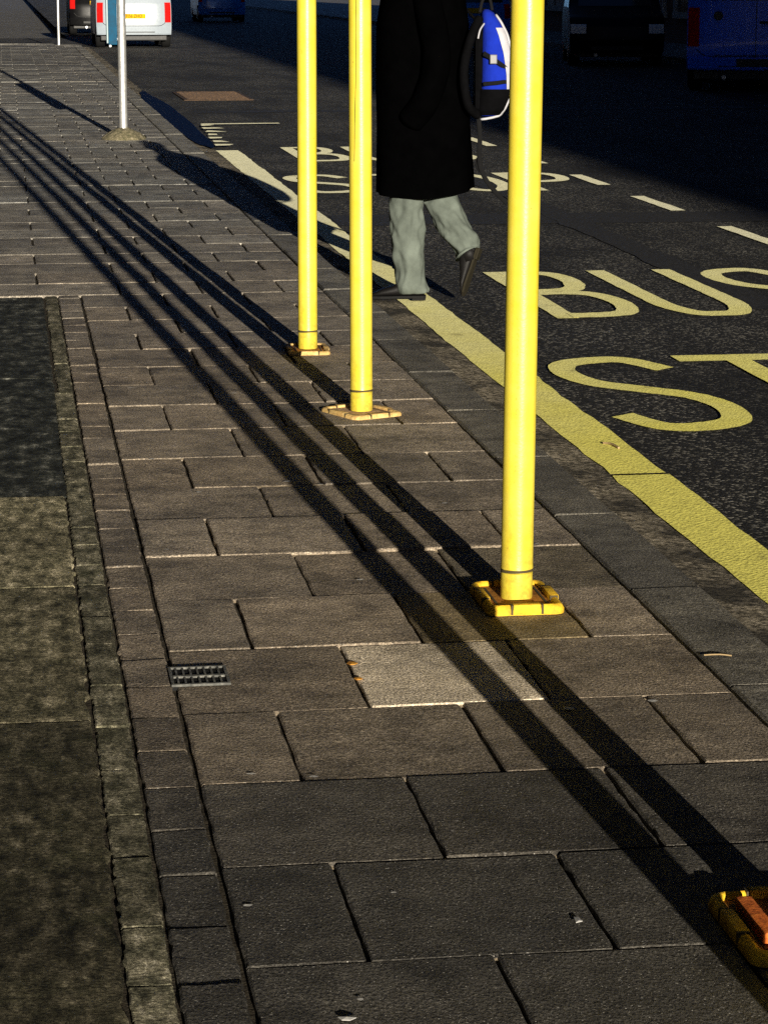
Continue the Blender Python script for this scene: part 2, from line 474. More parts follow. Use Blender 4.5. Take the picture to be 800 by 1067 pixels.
# bed under the slabs (the joints show it)
bm = B()
quad(bm, [(-1.4, -3, -0.0115), (1.5, -3, -0.0115), (1.5, PAVE_END, -0.0115), (-1.4, PAVE_END, -0.0115)])
tag(obj('joint_bed', bm, M['joint']), kind='structure')
# old mossy concrete flags along the left edge, one tarred
bm = B(); lay = tone_layer(bm)
for a, b, k, mi in ((1.0, 2.6, .3, 0), (2.6, 5.18, 0.55, 0), (5.18, 6.39, 1.5, 0), (6.39, 7.57, 2.2, 0), (7.57, 9.9, 1, 1), (9.9, 12.66, 1, 1)):
    x1 = 0.150 if mi else 0.140
    slab(bm, lay, -1.26, x1, a, b, -0.003 if not mi else -0.006, (k, k*0.97, k*0.9), gap=0.004, step=0.03, jit=0.0035, mi=mi, tilt=0.004)
tag(obj('concrete_path', bm, [M['moss'], M['tarmac']]), kind='structure')

# kerb
bm = B(); lay = tone_layer(bm)
y = -3.0
while y < 58.6:
    d = 0.915
    k = random.uniform(0.85, 1.1)
    far = min(1, max(0, (y-9)/12))
    c = tuple(Vector((0.19, 0.18, 0.155)).lerp(Vector((0.27, 0.265, 0.24)), far) * k)
    slab(bm, lay, 1.506, 1.692, y, y+d, random.gauss(0.001, 0.0015), c, gap=0.003, cham=0.006, depth=0.16, jit=0.0006, step=0.3)
    y += d
# rounded corner into the side road
r = 1.5
cx, cy = 1.692 - r, y
N = 8
for k in range(N):
    a0, a1 = PI/2*k/N + 0.004, PI/2*(k+1)/N - 0.004
    o = [(cx+r*math.cos(a), cy+r*math.sin(a)) for a in (a0, a1)]; ii = [(cx+(r-.186)*math.cos(a), cy+(r-.186)*math.sin(a)) for a in (a1, a0)]
    P = o + ii
    top = [bm.verts.new((*p, 0.0)) for p in P]; bot = [bm.verts.new((*p, -0.15)) for p in P]
    fs = [bm.faces.new(top)] + [bm.faces.new((bot[i], bot[(i+1) % 4], top[(i+1) % 4], top[i])) for i in range(4)]
    for f in fs:
        for l in f.loops: l[lay] = (0.24, 0.235, 0.215, 1)
x = cx
while x > -12:
    slab(bm, lay, x-0.915, x, cy+r-0.186, cy+r, 0, (0.24, 0.235, 0.215), gap=0.003, cham=0.01, depth=0.16, step=0.2)
    x -= 0.915
tag(obj('kerb', bm, M['slab']), kind='structure')
# plain pavement fill to the corner and to the left, road, far pavement, ground
bm = B(); lay = tone_layer(bm)
P = [(-12, PAVE_END), (1.5, PAVE_END)] if False else None
pts = [(-12.0, PAVE_END), (-12.0, -20.0), (-1.27, -20.0), (-1.27, PAVE_END)]
f = quad(bm, [(p[0], p[1], -0.004) for p in pts[::-1]])
for l in f.loops: l[lay] = (0.17, 0.165, 0.15, 1)
tag(obj('side_pavement', bm, M['slab']), kind='structure')
bm = B()
quad(bm, [(1.60, -200, ROAD_Z), (12.3, -200, ROAD_Z), (12.3, 420, ROAD_Z), (1.60, 420, ROAD_Z)])
quad(bm, [(-60, PAVE_END - 0.3, ROAD_Z - .0), (1.60, PAVE_END - 0.3, ROAD_Z), (1.60, 69, ROAD_Z), (-60, 69, ROAD_Z)])
tag(obj('road', bm, M['asphalt']), kind='structure')
bm = B()
nx, ny = 4, 420
V = [[bm.verts.new((1.695 + 0.19*i/nx + (random.uniform(-.012, .03) if i == nx else 0), -3 + 63*j/ny, ROAD_Z + 0.004 + (0.012*(1-i/nx) if i < nx else 0) + noise.noise((i*3.1, j*0.7, 0))*0.003*(i < nx))) for i in range(nx+1)] for j in range(ny+1)]
for j in range(ny):
    for i in range(nx):
        bm.faces.new((V[j][i], V[j][i+1], V[j+1][i+1], V[j+1][i]))
tag(obj('gutter', bm, M['gutter']), kind='structure')
bm = B(); lay = tone_layer(bm)
y = -60
while y < 200:
    slab(bm, lay, 12.3, 12.48, y, y+2, 0.03, (0.2, 0.19, 0.17), gap=0.004, depth=0.16, step=1); y += 2
f = quad(bm, [(12.49, -200, 0.026), (15.0, -200, 0.026), (15.0, 420, 0.026), (12.49, 420, 0.026)])
for l in f.loops: l[lay] = (0.2, 0.19, 0.17, 1)
tag(obj('far_pavement', bm, M['slab']), kind='structure')
bm = B(); lay = tone_layer(bm)
f = quad(bm, [(-1500, -1500, -0.3), (1500, -1500, -0.3), (1500, 1500, -0.3), (-1500, 1500, -0.3)])
for l in f.loops: l[lay] = (0.16, 0.155, 0.14, 1)
tag(obj('ground', bm, M['slab']), kind='structure')
bm = B()
pts = []
for k in range(40):
    a = 2*PI*k/40
    rr = 1 + 0.22*noise.noise((math.cos(a)*2, math.sin(a)*2, 3))
    pts.append((1.85 + 0.13*math.cos(a)*rr, 30.2 + 6.0*math.sin(a)*rr, ROAD_Z + 0.020))
f = bm.faces.new([bm.verts.new(p) for p in pts])
tag(obj('gutter_strip', bm, M['gutter_blue']), kind='structure')  # flat dark blue sheet laid over the gutter
# tar strips sealed into the road
bm = B()
def wob_strip(bm, p0, p1, w, z, n=30, amp=0.02, seed=0):
    p0, p1 = Vector((*p0, 0)), Vector((*p1, 0)); d = (p1-p0).normalized(); s = Vector((-d.y, d.x, 0))
    A = []; 
    for k in range(n+1):
        p = p0.lerp(p1, k/n)
        a = p + s*(w/2 + amp*noise.noise((k*0.6, seed, 0))); b = p - s*(w/2 + amp*noise.noise((k*0.6, seed, 9)))
        A.append((bm.verts.new((a.x, a.y, z)), bm.verts.new((b.x, b.y, z))))
    for (a, b), (c, e) in zip(A[:-1], A[1:]): bm.faces.new((b, e, c, a))
wob_strip(bm, (2.1, 16.9), (12.2, 16.6), 0.75, ROAD_Z + 0.003, 40, 0.05, 3)
wob_strip(bm, (3.62, 12.0), (3.66, 23.0), 0.20, ROAD_Z + 0.0042, 40, 0.05, 5)
wob_strip(bm, (2.2, 30.9), (12.2, 31.2), 0.5, ROAD_Z + 0.003, 40, 0.05, 4)
_n = NT('tar_seal')
tag(obj('tar_seal', bm, _n.set(col=_n.ramp(_n.noise(50, 5), [(0.35, (0.010, 0.010, 0.010)), (0.65, (0.04, 0.038, 0.034))]), rough=0.7, normal=_n.bump(_n.voro(110), 0.003), spec=0.3)), kind='structure')

# ------------------------------------------------------------------ road paint
def strip_mesh(bm, pts, wx, wy, z, closed=False):
    """stroke of given width; pts in (x, y) metres, width wx across the street and wy along it"""
    q = [Vector((p[0]/wx, p[1]/wy)) for p in pts]
    n = len(q); L = []
    for i in range(n):
        if closed:
            d = q[(i+1) % n] - q[i-1]
        else:
            d = q[min(i+1, n-1)] - q[max(i-1, 0)]
        d.normalize(); s = Vector((-d.y, d.x))*0.5
        jj = random.gauss(0, 0.025)
        a = q[i] + s*(1+jj); b = q[i] - s*(1+jj)
        L.append((bm.verts.new((a.x*wx, a.y*wy, z)), bm.verts.new((b.x*wx, b.y*wy, z))))
    for i in range(n if closed else n-1):
        a, b = L[i]; c, e = L[(i+1) % n]
        bm.faces.new((b, e, c, a))

def curve2(pts, m=8):
    return [(p.x, p.y) for p in smooth_path([(a, b, 0) for a, b in pts], m)]

def lin(a, b, n=14):
    return [(a[0]+(b[0]-a[0])*k/n, a[1]+(b[1]-a[1])*k/n) for k in range(n+1)]

STROKES = {
 'S': [curve2([(.93,.80),(.72,.945),(.45,.955),(.17,.90),(.085,.77),(.20,.62),(.50,.52),(.80,.42),(.915,.27),(.82,.11),(.52,.045),(.24,.06),(.06,.20)])],
 'B': [lin((.09,.0),(.09,1.0)), curve2([(.15,.955),(.50,.955),(.74,.915),(.83,.76),(.72,.60),(.48,.545),(.15,.54)]), curve2([(.15,.50),(.55,.50),(.82,.44),(.93,.27),(.82,.10),(.55,.05),(.15,.045)])],
 'U': [curve2([(.09,1.0),(.09,.7),(.09,.4),(.11,.2),(.27,.06),(.5,.04),(.73,.06),(.89,.2),(.91,.4),(.91,.7),(.91,1.0)])],
 'T': [lin((.0,.955),(1.0,.955)), lin((.5,.905),(.5,.0))],
 'O': [[(.5+.415*math.cos(2*PI*k/44), .5+.46*math.sin(2*PI*k/44)) for k in range(44)]],
 'P': [lin((.09,.0),(.09,1.0)), curve2([(.15,.955),(.52,.955),(.82,.90),(.92,.74),(.82,.56),(.52,.49),(.15,.485)])],
}
def lettering(y_bus, y_stop, label):
    root = empty('road_lettering', (3.2, y_bus, ROAD_Z))
    tag(root, label, 'road lettering', 'bus stop lettering painted on the road')
    for word, x0, ybase, h, w, pitch in (('BUS', 2.53, y_bus, 1.95, 0.445, 0.565), ('STOP', 2.155, y_stop, 1.80, 0.50, 0.578)):
        for k, chx in enumerate(word):
            bm = B()
            for si, st in enumerate(STROKES[chx]):
                ww = w*(0.80 if chx == 'T' else 1.0); ox = x0 + k*pitch - 3.2 + (w-ww)/2
                if chx == 'T': ww = w; ox = x0 + k*pitch - 3.2
                strip_mesh(bm, [(ox + u*ww, ybase - y_bus + v*h) for u, v in st], 0.105, 0.165, 0.006 + 0.0009*si, closed=(chx == 'O'))
            obj('painted_letter', bm, M['paint'], root)
    return root
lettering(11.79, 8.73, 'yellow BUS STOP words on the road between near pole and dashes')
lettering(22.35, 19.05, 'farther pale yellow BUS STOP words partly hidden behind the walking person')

def yline(y0, y1, label, wob, mat):
    bm = B(); n = int((y1-y0)/0.12); A = []
    for k in range(n+1):
        y = y0 + (y1-y0)*k/n
        a = 1.877 + 0.010*noise.noise((y*1.3, 1, wob)) + random.gauss(0, .0025); b = 2.062 + 0.012*noise.noise((y*1.1, 7, wob)) + random.gauss(0, .003)
        if y > 13: a += (y-13)*0.001; b += (y-13)*0.003
        A.append((bm.verts.new((a, y, ROAD_Z+0.008)), bm.verts.new((b, y, ROAD_Z+0.008))))
    for (a, b), (c, e) in zip(A[:-1], A[1:]): bm.faces.new((a, b, e, c))
    o = obj('kerbside_line', bm, mat)
    tag(o, label, 'road line', 'wide line along the kerb')
    return o
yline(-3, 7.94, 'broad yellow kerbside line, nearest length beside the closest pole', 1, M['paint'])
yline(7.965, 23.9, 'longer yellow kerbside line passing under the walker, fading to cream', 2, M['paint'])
root = empty('worn_line', (2.0, 24.2, ROAD_Z)); tag(root, 'broken worn remains of the pale line beyond its end', 'road line')
for k in range(7):
    bm = B(); y = .1 + k*0.55; xa = -.10 + 0.02*k
    L = [(xa + random.uniform(0, .03), y), (xa + random.uniform(.08, .24), y + random.uniform(0, .08)), (xa + random.uniform(.10, .22), y + 0.22), (xa + random.uniform(0, .05), y + 0.27)]
    bm.faces.new([bm.verts.new((*p, 0.026)) for p in L])
    obj('paint_remnant', bm, M['paint_old'], root)
bm = B(); wob_strip(bm, (2.06, 28.0), (2.90, 28.05), 0.15, ROAD_Z + 0.0235, 20, 0.015, 2)
tag(obj('cross_line', bm, M['paint_old']), 'short thin pale line across the road near the silver post', 'road line')
dl = ['nearest pale dash of the lane marking at the right edge', 'second nearest lane dash, left of the one at the edge',
      'third lane dash, just right of the near yellow pole', 'lane dash hidden mostly behind the near yellow pole', 'farthest lane dash, seen beside the backpack strap']
for (a, b), lb in zip(((14.95, 16.1), (17.25, 18.45), (19.5, 20.55), (21.85, 23.0), (24.2, 25.5)), dl):
    bm = B(); wob_strip(bm, (4.515, a), (4.515, b), 0.10, ROAD_Z + 0.007, 10, 0.010, a)
    tag(obj('lane_dash', bm, M['paint_old']), lb, 'lane dash', 'dashes along the bus bay')

# ------------------------------------------------------------------ yellow poles
POLE_R = 0.039
def rrect(hx, hy, r, n=5):
    out = []
    for cx, cy, a0 in ((hx-r, hy-r, 0), (-hx+r, hy-r, 90), (-hx+r, -hy+r, 180), (hx-r, -hy+r, 270)):
        for k in range(n+1):
            a = R(a0 + 90*k/n); out.append((cx + r*math.cos(a), cy + r*math.sin(a)))
    return out

def yellow_pole(x, y, label, lean, foot_rot, foot_mat, seam=False, hgt=4.4, block=False, printing=None, foot_off=(0, 0), hx=0.095, hy=0.140, fz=1.0, plate=None):
    root = empty('yellow_pole', (x, y, 0))
    tag(root, label, 'pole', 'yellow poles standing along the pavement')
    lx, ly = lean
    ax = lambda z: (lx*z, ly*z)
    bm = B()
    prof = [(POLE_R*0.96, 0.012), (POLE_R, 0.016), (POLE_R, 0.078), (POLE_R-.003, 0.080), (POLE_R-.003, 0.086), (POLE_R+.0008, 0.088)] + [(POLE_R + 0.0006*noise.noise((z*2.1, x, y)), z) for z in [0.1+0.1*k for k in range(int((hgt-.2)*10))]] + [(POLE_R, hgt-.01), (POLE_R*.9, hgt)]
    rings = [[Vector((ax(z)[0] + r*math.cos(2*PI*k/40), ax(z)[1] + r*math.sin(2*PI*k/40), z)) for k in range(40)] for r, z in prof]
    ring_loft(bm, rings)
    sleeve = obj('sleeve', bm, M['pole'], root, angle=40)
    bm = B()
    rings = [[Vector((ax(z)[0] + (POLE_R+.0006)*math.cos(2*PI*k/40), ax(z)[1] + (POLE_R+.0006)*math.sin(2*PI*k/40), z + 0.002*math.cos(2*PI*k/40+1))) for k in range(40)] for z in (0.0795, 0.0865)]
    ring_loft(bm, rings, cap=False)
    obj('joint_ring', bm, M['poledark'], sleeve)
    if seam:
        bm = B(); A = []
        for k in range(70):
            z = 0.88 + k*0.012; t = R(242) + 0.10*noise.noise((z*6, 0, 0)) - 0.22*max(0, (1.15-z))/0.3 + 0.05*(z-1.1)
            w = 0.055*(0.4 + 0.6*abs(noise.noise((z*9, 5, 0)))) + 0.02
            rr = POLE_R + 0.0016
            A.append([bm.verts.new((ax(z)[0] + rr*math.cos(t+d), ax(z)[1] + rr*math.sin(t+d), z)) for d in (-w/2, w/2)])
        for a, b in zip(A[:-1], A[1:]): bm.faces.new((a[0], a[1], b[1], b[0]))
        obj('split_seam', bm, M['poledark'], sleeve)
    if printing:
        bm = B(); z0, z1, ang = printing; z = z0
        while z < z1:
            for _ in range(random.randint(1, 3)):
                t = R(ang) + random.uniform(-.07, .07); zz = z + random.uniform(0, .01); h = random.uniform(.002, .007); w = random.uniform(.02, .07); rr = POLE_R + .0012
                P = [(t-w, zz), (t+w, zz), (t+w*.7, zz+h), (t-w*.8, zz+h)]
                bm.faces.new([bm.verts.new((ax(b)[0] + rr*math.cos(a), ax(b)[1] + rr*math.sin(a), b)) for a, b in P])
            z += random.choice((0.011, 0.012, 0.013, 0.03))
        obj('faded_print', bm, M['ink'], sleeve)['kind'] = 'stuff'
    # foot: recessed plate with a notched raised rim
    Rm = Matrix.Translation((foot_off[0], foot_off[1], 0)) @ Matrix.Rotation(R(foot_rot), 4, 'Z') @ Matrix.Diagonal((1, 1, fz, 1))
    bm = B()
    pl = [Rm @ Vector((a, b, 0)) for a, b in rrect(hx-.012, hy-.012, 0.02)]
    ring_loft(bm, [[v + Vector((0, 0, z)) for v in pl] for z in (0.001, 0.014*fz)])
    foot = obj('foot_plate', bm, plate or M['plate_rust'], root)
    bm = B()
    prof = [(0.0, 0.002), (0.0, 0.013), (0.005, 0.022), (0.012, 0.0255), (0.019, 0.022), (0.021, 0.0145)]
    loops = []
    for ins, z in prof:
        loops.append([Rm @ Vector((a, b, z)) for a, b in rrect(hx-ins, hy-ins, max(0.028-ins*0.6, 0.008), 6)])
    n = len(loops[0])
    V = [[bm.verts.new(p) for p in lp] for lp in loops]
    for a, b in zip(V[:-1], V[1:]):
        for i in range(n): bm.faces.new((a[i], a[(i+1) % n], b[(i+1) % n], b[i]))
    rim = obj('foot_rim', bm, foot_mat, foot, angle=50)
    # separate moulded pads standing proud of the rim, dark slots either side
    for (cx, cy, lx2, ly2) in ((0, -hy+.0105, .034, .0112), (0, hy-.0105, .034, .0112), (-hx+.0105, 0, .0112, .05), (hx-.0105, 0, .0112, .05)):
        bm = B(); box(bm, cx-lx2, cx+lx2, cy-ly2, cy+ly2, 0.004, 0.0285, 0.004, Rm)
        pad = obj('rim_pad', bm, foot_mat, foot, angle=40)
        for q in (-1, 1):
            bm = B()
            if lx2 > ly2: box(bm, cx+q*(lx2+.003)-.0026, cx+q*(lx2+.003)+.0026, cy-ly2-.0005, cy+ly2-.003, 0.004, 0.0272, 0, Rm)
            else: box(bm, cx-lx2-.0005, cx+lx2-.003, cy+q*(ly2+.003)-.0026, cy+q*(ly2+.003)+.0026, 0.004, 0.0272, 0, Rm)
            obj('pad_gap', bm, M['poledark'], foot)
    for q in (-1, 1):
        bm = B(); box(bm, q*(hx-.034)-.003, q*(hx-.034)+.003, -hy+.045, hy-.045, .010, .0158, 0, Rm)
        obj('plate_slot', bm, M['poledark'], foot)
    if block:
        bm = B(); box(bm, -hx+.034, -hx+.062, -.085, .085, .010, .036, .006, Rm)
        obj('rubber_block', bm, M['block_rust'], foot)
    return root

LEAN1 = 0.006
yellow_pole(1.198, 6.050, 'nearest full yellow pole in front of the BUS lettering, orange foot', (0.0085, 0), 0, M['rim_yellow'], printing=(0.30, 0.72, 250))
yellow_pole(1.199, 8.875, 'yellow pole with a dark split seam, left of the walking person', (-0.002, 0), 24, M['rim_pale'], seam=True, hx=0.10, hy=0.125, fz=.62, plate=M['plate_pale'])
yellow_pole(1.190, 10.440, 'farthest and thinnest looking yellow pole, left of the split one', (0.002, 0), -3, M['rim_pale'], printing=(0.12, 0.45, 285), hx=0.085, hy=0.135, fz=.62)
yellow_pole(1.215, 3.790, 'yellow foot with rusty orange block at the bottom right corner', (0.0085, 0), 0, M['rim_yellow'], block=True, foot_off=(-0.01, 0), hx=0.105, hy=0.145)
yellow_pole(1.205, 2.000, 'yellow pole casting the leftmost long shadow, beyond the bottom corner', (0.0, 0), 3, M['rim_yellow'])

# ------------------------------------------------------------------ silver post with blue case, far thin post
root = empty('sign_post', (1.085, 24.70, 0))
tag(root, 'silver post with blue case standing in a mossy concrete mound', 'post')
bm = B(); tube(bm, [(0, 0, 0.03), (0, 0, 1.0), (0, 0, 2.0), (0, 0, 3.1), (0, 0, 3.12)], [.040, .040, .040, .040, .02], 24)
obj('post', bm, M['galv'], root, angle=40)
bm = B(); rings = []
for k, (r_, z) in enumerate(((.215, -.004), (.19, .022), (.15, .055), (.10, .085), (.06, .10), (.038, .105))):
    rings.append([Vector((r_*(1+.16*noise.noise((math.cos(a)*2, math.sin(a)*2, k*.4)))*math.cos(a), r_*(1+.16*noise.noise((math.cos(a)*2, math.sin(a)*2, k*.4)))*math.sin(a), z + .012*noise.noise((math.cos(a)*5, math.sin(a)*5, k)))) for a in [2*PI*i/40 for i in range(40)]])
ring_loft(bm, rings)
_n = NT('mossy_mound'); _f = _n.noise(30, 6, .75); _c = _n.ramp(_f, [(.3, (.03, .04, .012)), (.5, (.15, .13, .07)), (.7, (.34, .29, .19))])
obj('footing_mound', bm, _n.set(col=_c, rough=.95, normal=_n.bump(_f, .03)), root, smooth=True)
bm = B(); box(bm, -.125, -.043, -.05, .06, 0.875, 2.0, .008)
case = obj('case', bm, M['bluebox'], root)
bm = B(); box(bm, -.142, -.126, -.058, .066, 0.89, 1.98, .004); obj('case_edge', bm, plain('grey_edge', (.22, .30, .32), .5), case)
bm = B(); box(bm, -.12, -.10, -.048, -.03, 0.855, 0.8745, .003); obj('bracket', bm, M['galv'], case)
root = empty('thin_post', (1.20, 59.2, 0)); tag(root, 'thin pale post at the far corner of the pavement', 'post')
bm = B(); tube(bm, [(0, 0, -.01), (0, 0, 2.4)], .030, 12); obj('post', bm, M['galv'], root, angle=40)
bm = B(); box(bm, -.2, .2, -.02, -.032, 1.9, 2.35, .004); obj('sign_plate', bm, M['galv'], root)

# ------------------------------------------------------------------ small ironwork and litter
root = empty('drain_grate', (0.380, 5.468, 0.004)); tag(root, 'small cast iron drain grate set into a paving slab', 'drain grate')
bm = B(); box(bm, -.064, .064, -.0655, .066, -.014, -.0022); obj('grate_pit', bm, M['rubber'], root)
bm = B()
for a in ((-.064, .064, .066, .075), (-.064, .064, -.075, -.066)): box(bm, a[0], a[1], a[2], a[3], -.003, .0025, .001)
for a in (-.064, .057): box(bm, a, a+.007, -.066, .066, -.003, .0025, .001)
for k in range(7): box(bm, -.050+k*.0155, -.050+k*.0155+.0045, -.0655, .0655, -.002, .002)
box(bm, -.056, .056, -.010, .002, -.0018, .0026)
obj('grate_frame', bm, M['iron'], root)
root = empty('manhole_cover', (2.72, 35.0, ROAD_Z)); tag(root, 'rusty brown access cover in the road beyond the silver post', 'manhole cover')
bm = B(); box(bm, -.45, .45, -1.2, 1.2, .001, .012, .004); f = obj('cover_plate', bm, M['rustiron'], root)
bm = B()
for k in range(14): box(bm, -.40, .40, -1.1+k*.165, -1.1+k*.165+.07, .0125, .019, .003)
obj('raised_bars', bm, M['rustiron'], f)
bm = B()
for k in range(60):
    x, y = random.uniform(.35, 1.48), 2.6 + 14*random.random()**1.6
    r_ = random.uniform(.005, .013); st = random.uniform(.5, 1)
    P = []
    for i in range(9):
        a = 2*PI*i/9; q = r_*random.uniform(.75, 1.2); P.append((x+q*math.cos(a), y+q*st*math.sin(a)))
    bm.faces.new([bm.verts.new((*p, .0034)) for p in P])
tag(obj('gum_spots', bm, M['gum']), kind='stuff', label='pale dried gum spots and flecks scattered over the paving', cat='litter')
def flake(name, x, y, pts, z, mat, label, cat, group=None, curl=.0022):
    bm = B(); c = bm.verts.new((x, y, z+curl)); vs = [bm.verts.new((x+a, y+b, z+random.uniform(0, curl*.6))) for a, b in pts]
    vb = [bm.verts.new((v.co.x, v.co.y, v.co.z-.0012)) for v in vs]
    n = len(vs)
    for i in range(n):
        bm.faces.new((vs[i], vs[(i+1) % n], c)); bm.faces.new((vb[i], vb[(i+1) % n], vs[(i+1) % n], vs[i]))
    bm.faces.new(vb[::-1])
    tag(obj(name, bm, mat), label, cat, group)
lf = [(.012, 0), (.006, .014), (-.004, .018), (-.012, .004), (-.007, -.012), (.004, -.010)]
flake('paper_scrap', .877, 3.88, [(.006, 0), (.003, .018), (-.004, .02), (-.006, -.006)], .0035, M['paper'], 'white scrap lying on a dark slab near the bottom', 'litter')
flake('paper_scrap', .455, 3.54, [(.014, 0), (.004, .008), (-.012, .006), (-.008, -.006), (.004, -.008)], .0036, M['paper'], 'pale star shaped scrap on the pavement at the bottom edge', 'litter')
flake('fallen_leaf', .726, 5.53, lf, .002, M['leaf'], 'orange dead leaf in the open joint left of the pale slab', 'leaf', None)
flake('fallen_leaf', .722, 5.40, [(a*.8, b*.7) for a, b in lf], .002, M['leaf'], 'smaller orange leaf, lower one in the open joint by the pale slab', 'leaf', None)
bm = B(); tube(bm, smooth_path([(1.515, 5.475, .006), (1.55, 5.468, .008), (1.575, 5.46, .006)], 3), .0017, 6)
tag(obj('dry_twig', bm, M['twig']), 'dry twig lying on the kerb stones at right', 'twig')
bm = B(); tube(bm, smooth_path([(2.01, 8.40, ROAD_Z+.012), (2.00, 8.47, ROAD_Z+.014), (1.98, 8.50, ROAD_Z+.012)], 3), .004, 6)
tag(obj('dry_twig', bm, M['twig']), 'brown curled twig lying on the yellow kerbside line', 'twig')

# ------------------------------------------------------------------ person
A_CAM = R(-8.2)
PO = Vector((2.008, 12.60, ROAD_Z + 0.010))
person = empty('person', PO, A_CAM)
tag(person, 'person in long black coat and sage trousers walking left across the line', 'person')
# body: one skinned mesh
def skin_mesh(name, verts, edges, radii, mat, parent, sub=2, root=0):
    me = bpy.data.meshes.new(name)
    me.from_pydata([Vector(v) for v in verts], edges, [])
    o = bpy.data.objects.new(name, me); link(o, parent)
    md = o.modifiers.new('Skin', 'SKIN')
    sv = me.skin_vertices[0].data if me.skin_vertices else None
    if sv is None:
        bmx = bmesh.new(); bmx.from_mesh(me); bmx.verts.layers.skin.verify(); bmx.to_mesh(me); bmx.free(); sv = me.skin_vertices[0].data
    for i, r in enumerate(radii):
        sv[i].radius = r if isinstance(r, tuple) else (r, r)
        sv[i].use_root = (i == root)
    md.use_smooth_shade = True
    ss = o.modifiers.new('Sub', 'SUBSURF'); ss.levels = sub; ss.render_levels = sub
    me.materials.append(mat)
    return o
HIP_L, HIP_R = (.01, -.09, .90), (.02, .09, .90)
KNEE_L, KNEE_R = (-.07, -.085, .48), (.075, .11, .50)
ANK_L, ANK_R = (-.035, -.08, .10), (.222, -.03, .235)
vs = [(.0, 0, .95), (.01, 0, 1.15), (0, 0, 1.46), (-.005, 0, 1.56), (-.02, 0, 1.65), (-.03, 0, 1.74), (-.02, 0, 1.80),
      HIP_L, KNEE_L, ANK_L, (-.12, -.08, .035), HIP_R, KNEE_R, ANK_R, (.225, -.07, .14),
      (0, -.17, 1.50), (.06, -.225, 1.20), (-.05, -.20, .97), (-.10, -.19, .90), (0, .17, 1.50), (.04, .225, 1.20), (-.06, .20, .95), (-.11, .19, .90),
      (-.085, 0, 1.675), (-.118, 0, 1.705), (-.075, 0, 1.635), (-.01, -.082, 1.70), (-.01, .082, 1.70)]
es = [(0,1),(1,2),(2,3),(3,4),(4,5),(5,6),(0,7),(7,8),(8,9),(9,10),(0,11),(11,12),(12,13),(13,14),(2,15),(15,16),(16,17),(17,18),(2,19),(19,20),(20,21),(21,22),(4,23),(23,24),(4,25),(4,26),(4,27)]
rd = [.13, .12, .12, .055, .075, .085, .05, .075, .05, .032, .012, .075, .05, .03, .012, .05, .032, .022, .025, .05, .032, .022, .025, .03, .010, .028, .012, .012]
skin_mesh('body', vs, es, rd, M['skin'], person)
for s in (-1, 1):
    bm = B(); bmesh.ops.create_uvsphere(bm, u_segments=12, v_segments=8, radius=.013, matrix=Matrix.Translation((-.096, s*.032, 1.715))); e = obj('eye', bm, M['eye'], person, smooth=True)
    bm = B(); bmesh.ops.create_uvsphere(bm, u_segments=10, v_segments=6, radius=.006, matrix=Matrix.Translation((-.1055, s*.032, 1.715))); obj('iris', bm, M['iris'], e, smooth=True)
bm = B(); bmesh.ops.create_icosphere(bm, subdivisions=4, radius=1.0)
for v in list(bm.verts):
    p = v.co
    if p.x < -.35 and p.z < .55 - 0 or p.z < -.75: v.tag = True
bmesh.ops.delete(bm, geom=[v for v in bm.verts if v.tag], context='VERTS')
for v in bm.verts:
    k = 1 + .05*noise.noise(v.co*5)
    v.co = Vector((-.012 + v.co.x*.104*k, v.co.y*.092*k, 1.755 + v.co.z*.105*k))
obj('hair', bm, M['hair'], person, smooth=True)

# trousers: two wrinkled tubes joined at the seat, under the coat
def trouser_leg(bm, path, rads, seed, flat=1.0):
    P = smooth_path(path, 18); n = len(P)
    rr = []
    for i in range(n):
        t = i/(n-1)*(len(rads)-1); k = min(int(t), len(rads)-2); rr.append(rads[k] + (rads[k+1]-rads[k])*(t-k))
    def warp(q, i, t, c):
        u = i/(n-1)
        d = (q-c)
        f = 0.0
        f += .0050*(1-2*abs(math.sin(9*u + 2.6*math.sin(t+seed) + seed)))*(0.35+u)
        f += .009*noise.noise((math.cos(t)*2.6+seed, math.sin(t)*2.6+u*3, u*6))
        f += .016*(.35-abs(noise.noise((math.cos(t)*1.3+seed*3, math.sin(t)*1.3, u*8 + 1.8*math.cos(t+seed)))))
        f += .007*(.3-abs(noise.noise((math.cos(t)*3, math.sin(t)*3+seed, u*13 - 2*math.sin(t)))))
        if u > .8: f += .010*math.sin((u-.8)*34+t*1.0+seed)*(u-.8)*5
        return c + d*(1 + f/0.07)
    tube(bm, P, rr, 48, 1.0, flat, ref=(1, 0, 0), warp=warp)
bm = B()
trouser_leg(bm, [(.01, -.075, .93), (-.02, -.088, .75), (-.072, -.088, .52), (-.080, -.086, .36), (-.066, -.083, .20), (-.058, -.08, .040)], [.105, .100, .082, .081, .076, .074], 1.3)
trouser_leg(bm, [(.02, .075, .93), (.03, .09, .75), (.066, .10, .53), (.118, .055, .42), (.180, 0, .315), (.228, -.038, .232)], [.105, .098, .080, .078, .070, .066], 4.1)
obj('trousers', bm, M['trouser'], person, smooth=True)

